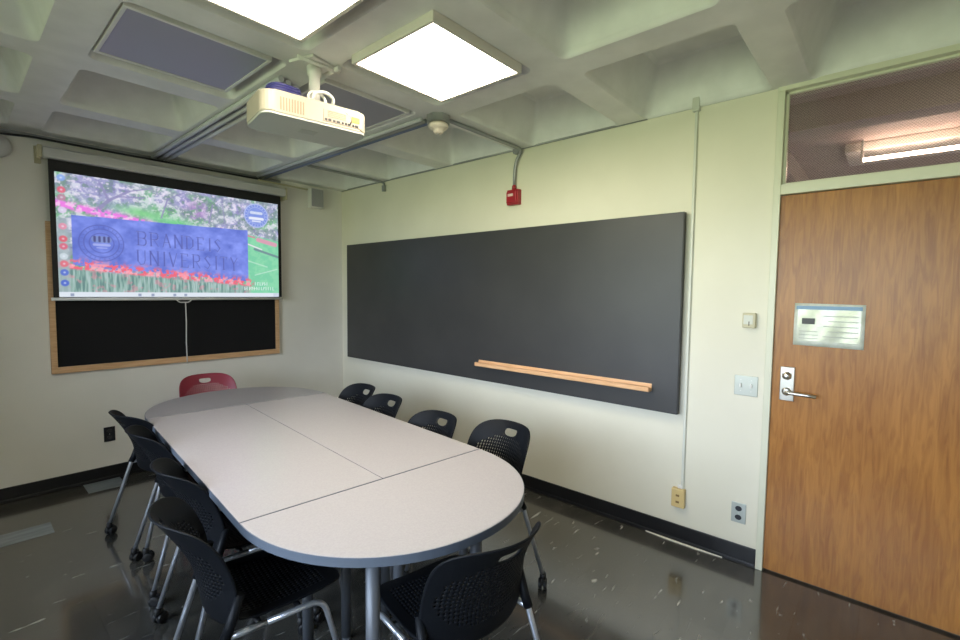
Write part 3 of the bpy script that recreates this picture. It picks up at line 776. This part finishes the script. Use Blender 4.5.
# ------------------------------------------------------------ large blackboard on the right wall
t = thing('blackboard', 'very wide charcoal blackboard on the right wall with an oak chalk rail', 'blackboard', (0,-1.90,.81))
b = B(); box(b, -.055, -.022, -1.776, 1.722, -.012, 1.188, .0015); obj('panel', b, M['slate'], t)
b = B(); box(b, -.0535, -.022, -1.780, -1.7745, -.014, 1.190); box(b, -.0535, -.022, -1.776, 1.722, 1.186, 1.191); box(b, -.0535, -.022, -1.776, 1.722, -.015, -.010); obj('edge', b, M['slate_edge'], t)
for y in (-1.45,-.5,.5,1.45):
    b = B(); box(b, -.024, 0, y-.04, y+.04, .1, 1.1); obj('wall_batten', b, M['slate_edge'], t)
# chalk rail profile swept along y
b = B(); prof = [(-.034,.120), (-.034,.152), (-.045,.150), (-.052,.128), (-.088,.123), (-.098,.136), (-.108,.134), (-.108,.108), (-.098,.103), (-.050,.106)]
prof = [(p[0], p[1]+.002) for p in prof]
prof = [(p[0]-(.019 if k_ < 2 else .010 if k_ < 4 else 0), p[1]) for k_, p in enumerate(prof)]
a = [b.verts.new((p[0],-1.622,p[1])) for p in prof]; c = [b.verts.new((p[0],-.190,p[1])) for p in prof]; nn = len(prof)
b.faces.new(a); b.faces.new(c[::-1])
for i in range(nn): b.faces.new((a[i], c[i], c[(i+1) % nn], a[(i+1) % nn]))
obj('chalk_rail', b, M['oak_y'], t, label='light oak chalk rail')

# ------------------------------------------------------------ tables
TC = Vector((-1.755,-3.065)); TA = -math.atan2(.085, .9964)      # turn of the table about z
TZ, TT, HWD, LEN, EL = .74, .030, .557, 1.710, .588
def tabletop(outline, parent, lam=None):
    b = B(); prism(b, outline, TZ-TT, TZ-.0015); e = obj('edge_band', b, M['tedge'], parent, label='blue-grey edge band')
    # laminate sheet inset 2 mm inside the band
    cx = sum(p[0] for p in outline)/len(outline); cy = sum(p[1] for p in outline)/len(outline)
    ins = []
    for (x, y) in outline:
        d = math.hypot(x-cx, y-cy); k = (d-.003)/d; ins.append((cx+(x-cx)*k, cy+(y-cy)*k))
    b = B(); prism(b, ins, TZ-.008, TZ); obj('tabletop', b, lam or M['lam'], parent)
def tleg(x, y, parent):
    b = B(); tube(b, [(x,y,TZ-TT), (x,y,.02)], .0215, 16); lathe(b, [(.014,0), (.020,.004), (.020,.018), (.012,.024)], 14, (x,y,0)); obj('leg', b, M['tmetal'], parent)
g = 0.0022
def to_world(x, y):
    v = Matrix.Rotation(TA, 2) @ Vector((x, y)); return (TC.x+v.x, TC.y+v.y, 0)
def half(sign, loc_along, label):
    # sign -1: the near (camera) end
    t = thing('half_round_table', label, 'table', to_world(0, loc_along), TA, 'tables pushed together')
    pts = []
    for k in range(41):
        a = PI*k/40
        ca, sa = math.cos(a), math.sin(a)
        pts.append((HWD*math.copysign(abs(ca)**.96, ca), EL*abs(sa)**.96))
    pts = [(x, sign*(y+g)) for x, y in pts]
    if sign < 0: pts = pts[::-1]
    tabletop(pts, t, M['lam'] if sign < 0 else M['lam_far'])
    for (x, y) in ((-.318,.448), (.085,.475), (.38,.08), (.02,.08)): tleg(x, sign*y, t)
    b = B(); box(b, -.36, .40, sign*.05-.02, sign*.05+.02, TZ-TT-.06, TZ-TT, .003)
    box(b, -.02, .02, min(sign*.07, sign*.50), max(sign*.07, sign*.50), TZ-TT-.045, TZ-TT, .003); obj('support_rail', b, M['tmetal'], t)
half(-1, 0, 'half-round grey table forming the near end of the conference table')
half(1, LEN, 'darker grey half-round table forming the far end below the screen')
def rect(side, label):
    t = thing('rectangular_table', label, 'table', to_world(side*HWD/2, LEN/2), TA, 'tables pushed together')
    w2 = HWD/2-g/2; l2 = LEN/2-g
    tabletop([(-w2,-l2), (w2,-l2), (w2,l2), (-w2,l2)], t)
    for x, y in (((.19,-.70), (.19,.70), (.02,-.70), (.02,.70)) if side < 0 else ((-.17,-.70), (-.17,.70), (.2,-.11), (.2,.80))): tleg(x, y, t)
    b = B(); box(b, -.19, .19, -.72, -.68, TZ-TT-.05, TZ-TT, .003); box(b, -.02, .02, -.68, .68, TZ-TT-.045, TZ-TT, .003); box(b, -.19, .19, .68, .72, TZ-TT-.05, TZ-TT, .003); obj('support_rail', b, M['tmetal'], t)
rect(-1, 'long rectangular grey table on the window side of the conference table')
rect(1, 'long rectangular grey table on the blackboard side of the conference table')

# ------------------------------------------------------------ chairs
def sq2sup(u, v, p=3.4):
    a = math.copysign(1, u)*abs(u)*(1-abs(v)**p/2)**(1/p); b_ = math.copysign(1, v)*abs(v)*(1-abs(u)**p/2)**(1/p)
    return a, b_
def perforated(Sf, nu, nv, zone, handle, thick, hole=.62, hv=None):
    hv = hv or hole
    bm = B(); NU, NV = nu*2, nv*2
    def P(i, j): return Sf(-1+2*i/NU, -1+2*j/NV)
    V = {}
    def gv(i, j):
        if (i, j) not in V: V[(i, j)] = bm.verts.new(P(i, j))
        return V[(i, j)]
    def quad(*q):
        f = bm.faces.new(q); f.smooth = True
    hi = handle
    for ci in range(nu):
        for cj in range(nv):
            if hi and hi[0] <= ci < hi[1] and hi[2] <= cj < hi[3]: continue
            i, j = ci*2, cj*2
            ring = [(i,j),(i+1,j),(i+2,j),(i+2,j+1),(i+2,j+2),(i+1,j+2),(i,j+2),(i,j+1)]
            if zone(-1+2*(i+1)/NU, -1+2*(j+1)/NV):
                ins = []
                for (a, c_) in ring:
                    da, dc = a-(i+1), c_-(j+1); d = math.hypot(da, dc); ins.append(bm.verts.new(P(i+1+da/d*hole*1.08, j+1+dc/d*hv)))
                for k in range(8): quad(gv(*ring[k]), gv(*ring[(k+1) % 8]), ins[(k+1) % 8], ins[k])
            else:
                quad(gv(i,j), gv(i+1,j), gv(i+1,j+1), gv(i,j+1)); quad(gv(i+1,j), gv(i+2,j), gv(i+2,j+1), gv(i+1,j+1))
                quad(gv(i+1,j+1), gv(i+2,j+1), gv(i+2,j+2), gv(i+1,j+2)); quad(gv(i,j+1), gv(i+1,j+1), gv(i+1,j+2), gv(i,j+2))
    if hi:
        i0, i1, j0, j1 = [k*2 for k in hi]
        ring = [(i, j0) for i in range(i0, i1)]+[(i1, j) for j in range(j0, j1)]+[(i, j1) for i in range(i1, i0, -1)]+[(i0, j) for j in range(j1, j0, -1)]
        cx_, cy_ = (i0+i1)/2, (j0+j1)/2; ins = []
        for (a, c_) in ring:
            du = (a-cx_)/(i1-i0)*2; dv = (c_-cy_)/(j1-j0)*2
            x, y = sq2sup(du, dv, 2.3 if dv < 0 else 6)
            x *= 1-.10*max(0, -y)
            ins.append(bm.verts.new(P(cx_+x*(i1-i0)/2*.80, cy_+y*(j1-j0)/2*(.80 if y > 0 else .8))))
        n = len(ring)
        for k in range(n): quad(gv(*ring[k]), gv(*ring[(k+1) % n]), ins[(k+1) % n], ins[k])
    me = bpy.data.meshes.new('shell'); bmesh.ops.recalc_face_normals(bm, faces=bm.faces[:]); bm.to_mesh(me); bm.free()
    o = bpy.data.objects.new('tmp', me); COL.objects.link(o)
    sm_ = o.modifiers.new('s', 'SOLIDIFY'); sm_.thickness = thick; sm_.offset = 0
    dg = bpy.context.evaluated_depsgraph_get(); dg.update()
    m2 = bpy.data.meshes.new_from_object(o.evaluated_get(dg)); bpy.data.objects.remove(o); return m2

def back_s(u, v):
    a, s_ = sq2sup(u, v, 4.6 if v > 0 else 5)
    t_ = (s_+1)/2
    hw = .218-.012*t_-.010*(1-t_)**2
    x = a*hw
    z = .440+.362*t_
    y = -.200-.065*t_-.080*(max(0, t_-.35)/.65)**1.6
    y += (.062+.038*t_)*abs(a)**2.1
    return Vector((x, y, z))
def seat_s(u, v):
    a, s_ = sq2sup(u, v, 4.5)
    t_ = (s_+1)/2
    x = a*(.200-.006*t_); y = -.190+.425*t_
    z = .452+.014*abs(a)**2.5-.008*math.sin(PI*t_)-.032*max(0, t_-.8)**2*25*.6+.014*max(0, .25-t_)*4
    return Vector((x, y, z))
back_me = perforated(back_s, 30, 24, lambda u, v: (abs(u)/.84)**2.4+(abs(v+.02)/.64)**2.4 < 1.0, (11,19,19,22), .006, hole=.45, hv=.76)
seat_me = perforated(seat_s, 26, 26, lambda u, v: abs(u) < .80 and -.72 < v < .70 and (abs(u)/.86)**4+(abs(v)/.8)**4 < 1, None, .007, hole=.46)

def leg_mesh(s, front):
    b = B()
    if front:
        tube(b, [(s*.206,-.06,.432), (s*.206,.130,.428), (s*.240,.215,.070)], .0100, 12, fillet=.05)
    else:
        tube(b, [(s*.204,-.150,.530), (s*.206,-.182,.44), (s*.252,-.290,.070)], .0105, 12, fillet=.05)
    return mesh_of('leg', b, M['steel'])
def caster_mesh():
    b = B()
    for x in (-.013,.013): lathe(b, [(.010,-.0085), (.024,-.0085), (.026,-.005), (.026,.005), (.024,.0085), (.010,.0085)], 20, (x,.012,.026), 'X')
    box(b, -.006, .006, -.012, .028, .022, .060, .003); lathe(b, [(.012,.040), (.017,.052), (.014,.078)], 14)
    return mesh_of('caster', b, M['rubber'])
LEG = {(s, f): leg_mesh(s, f) for s in (-1, 1) for f in (True, False)}
CAST = caster_mesh()
def make_chair(name, label, pm_, loc, rz, group=None):
    t = thing(name, label, 'chair', loc, rz, group)
    bm_ = back_me.copy(); bm_.materials.clear(); bm_.materials.append(pm_)
    sm_ = seat_me.copy(); sm_.materials.clear(); sm_.materials.append(pm_)
    obj('backrest', bm_, pm_, t); obj('seat', sm_, pm_, t)
    for s in (-1, 1):
        b = B(); tube(b, [(s*.203,-.137,.560), (s*.205,-.168,.470), (s*.207,-.184,.436)], [.014,.0165,.0165], 12); obj('frame_sleeve', b, pm_, t)
        b = B(); tube(b, [(s*.206,-.06,.432), (s*.206,-.182,.436)], .0105, 12); obj('seat_rail', b, M['steel'], t)
        for f in (True, False):
            l = obj('leg', LEG[(s, f)], None, t)
            obj('caster', CAST, None, l, loc=(s*(.240 if f else .252), .217 if f else -.293, 0), rotz=(.4*s if f else -.6*s))
    b = B(); tube(b, [(-.206,.05,.428), (-.15,.05,.425), (.15,.05,.425), (.206,.05,.428)], .010, 10); tube(b, [(-.206,-.08,.430), (.206,-.08,.430)], .010, 10)
    box(b, -.15, -.11, -.09, .06, .425, .447, .004); box(b, .11, .15, -.09, .06, .425, .447, .004)
    obj('under_seat_frame', b, M['black'], t)
    return t
def R(d): return math.radians(d)
gL, gR = 'black chairs along the window side of the table', 'black chairs along the blackboard side of the table'
c0 = make_chair('conference_chair', 'black perforated chair nearest the camera on the window side of the table', M['chair'], (-2.188,-2.935,0), R(-97), gL)
dup(c0, (-2.068,-2.46,0), R(-93), 'second nearest black chair on the window side, its slotted back above the nearest one', gL)
dup(c0, (-2.015,-1.80,0), R(-94), 'third black chair on the window side, between the slotted one and the farthest', gL)
dup(c0, (-1.990,-1.28,0), R(-82), 'farthest black chair on the window side, by the black wall outlet', gL)
dup(c0, (-1.215,-3.055,0), R(85), 'black chair on the blackboard side, nearest the near table end', gR)
dup(c0, (-1.330,-2.635,0), R(85), 'black chair on the blackboard side, second from the near table end', gR)
dup(c0, (-1.250,-2.055,0), R(85), 'black chair on the blackboard side, partly overlapping the farthest one', gR)
dup(c0, (-1.155,-1.63,0), R(85), 'black chair on the blackboard side, farthest and half hidden', gR)
n_ = dup(c0, (-1.812,-3.51,0), R(-10), 'black perforated chair pulled up to the rounded near end of the table'); del n_['group']
make_chair('conference_chair', 'maroon plastic chair at the far end of the table below the screen', M['redplastic'], (-1.545,-.63,0), R(175))

# ------------------------------------------------------------ light
W_ = bpy.data.worlds.new('World'); S.world = W_; W_.use_nodes = True
nt = W_.node_tree; N = nt.nodes; L = nt.links; bg = N['Background']
tc = N.new('ShaderNodeTexCoord'); sp = N.new('ShaderNodeSeparateXYZ'); cr = N.new('ShaderNodeValToRGB')
mr = N.new('ShaderNodeMapRange'); mr.inputs['From Min'].default_value = -1; mr.inputs['From Max'].default_value = 1
L.new(tc.outputs['Generated'], sp.inputs[0]); L.new(sp.outputs['Z'], mr.inputs[0]); L.new(mr.outputs[0], cr.inputs[0]); L.new(cr.outputs[0], bg.inputs[0])
e = cr.color_ramp.elements; e[0].position = 0; e[0].color = (.03,.04,.02,1); e[1].position = 1; e[1].color = (.52,.74,1.05,1)
for pos, col in ((.30,(.05,.065,.03,1)), (.40,(.34,.42,.24,1)), (.475,(.46,.53,.33,1)), (.53,(.72,.81,.95,1))):
    x = e.new(pos); x.color = col
bg.inputs[1].default_value = 9
p_ = bpy.data.lights.new('window_portal', 'AREA'); p_.shape = 'RECTANGLE'; p_.size = WZ1-WZ0; p_.size_y = WY1-WY0
p_.cycles.is_portal = True
po = bpy.data.objects.new('window_portal', p_); COL.objects.link(po); po.location = (XL-.16, (WY0+WY1)/2, (WZ0+WZ1)/2); po.rotation_euler = (0, R(-90), 0)

# ------------------------------------------------------------ camera (yaw 48.715, pitch -3.464, roll .672 degrees, f = 469.56 px)
yaw, pitch, roll = 0.8502381632199307, -0.06046387253463108, 0.01173159256005486
f = Vector((math.sin(yaw)*math.cos(pitch), math.cos(yaw)*math.cos(pitch), math.sin(pitch)))
r = Vector((math.cos(yaw), -math.sin(yaw), 0)); u = r.cross(f)
r2 = math.cos(roll)*r+math.sin(roll)*u; u2 = -math.sin(roll)*r+math.cos(roll)*u
cam = bpy.data.cameras.new('camera'); co_ = bpy.data.objects.new('camera', cam); COL.objects.link(co_)
cam.sensor_width = 36; cam.lens = 469.56/960*36; cam.clip_start = .05; cam.clip_end = 100
mt = Matrix(((r2.x,u2.x,-f.x,CAM[0]), (r2.y,u2.y,-f.y,CAM[1]), (r2.z,u2.z,-f.z,CAM[2]), (0,0,0,1)))
co_.matrix_world = mt
S.camera = co_
S.view_settings.view_transform = 'Standard'; S.view_settings.look = 'None'; S.view_settings.gamma = 1
S.view_settings.use_curve_mapping = False; S.view_settings.exposure = 0.85
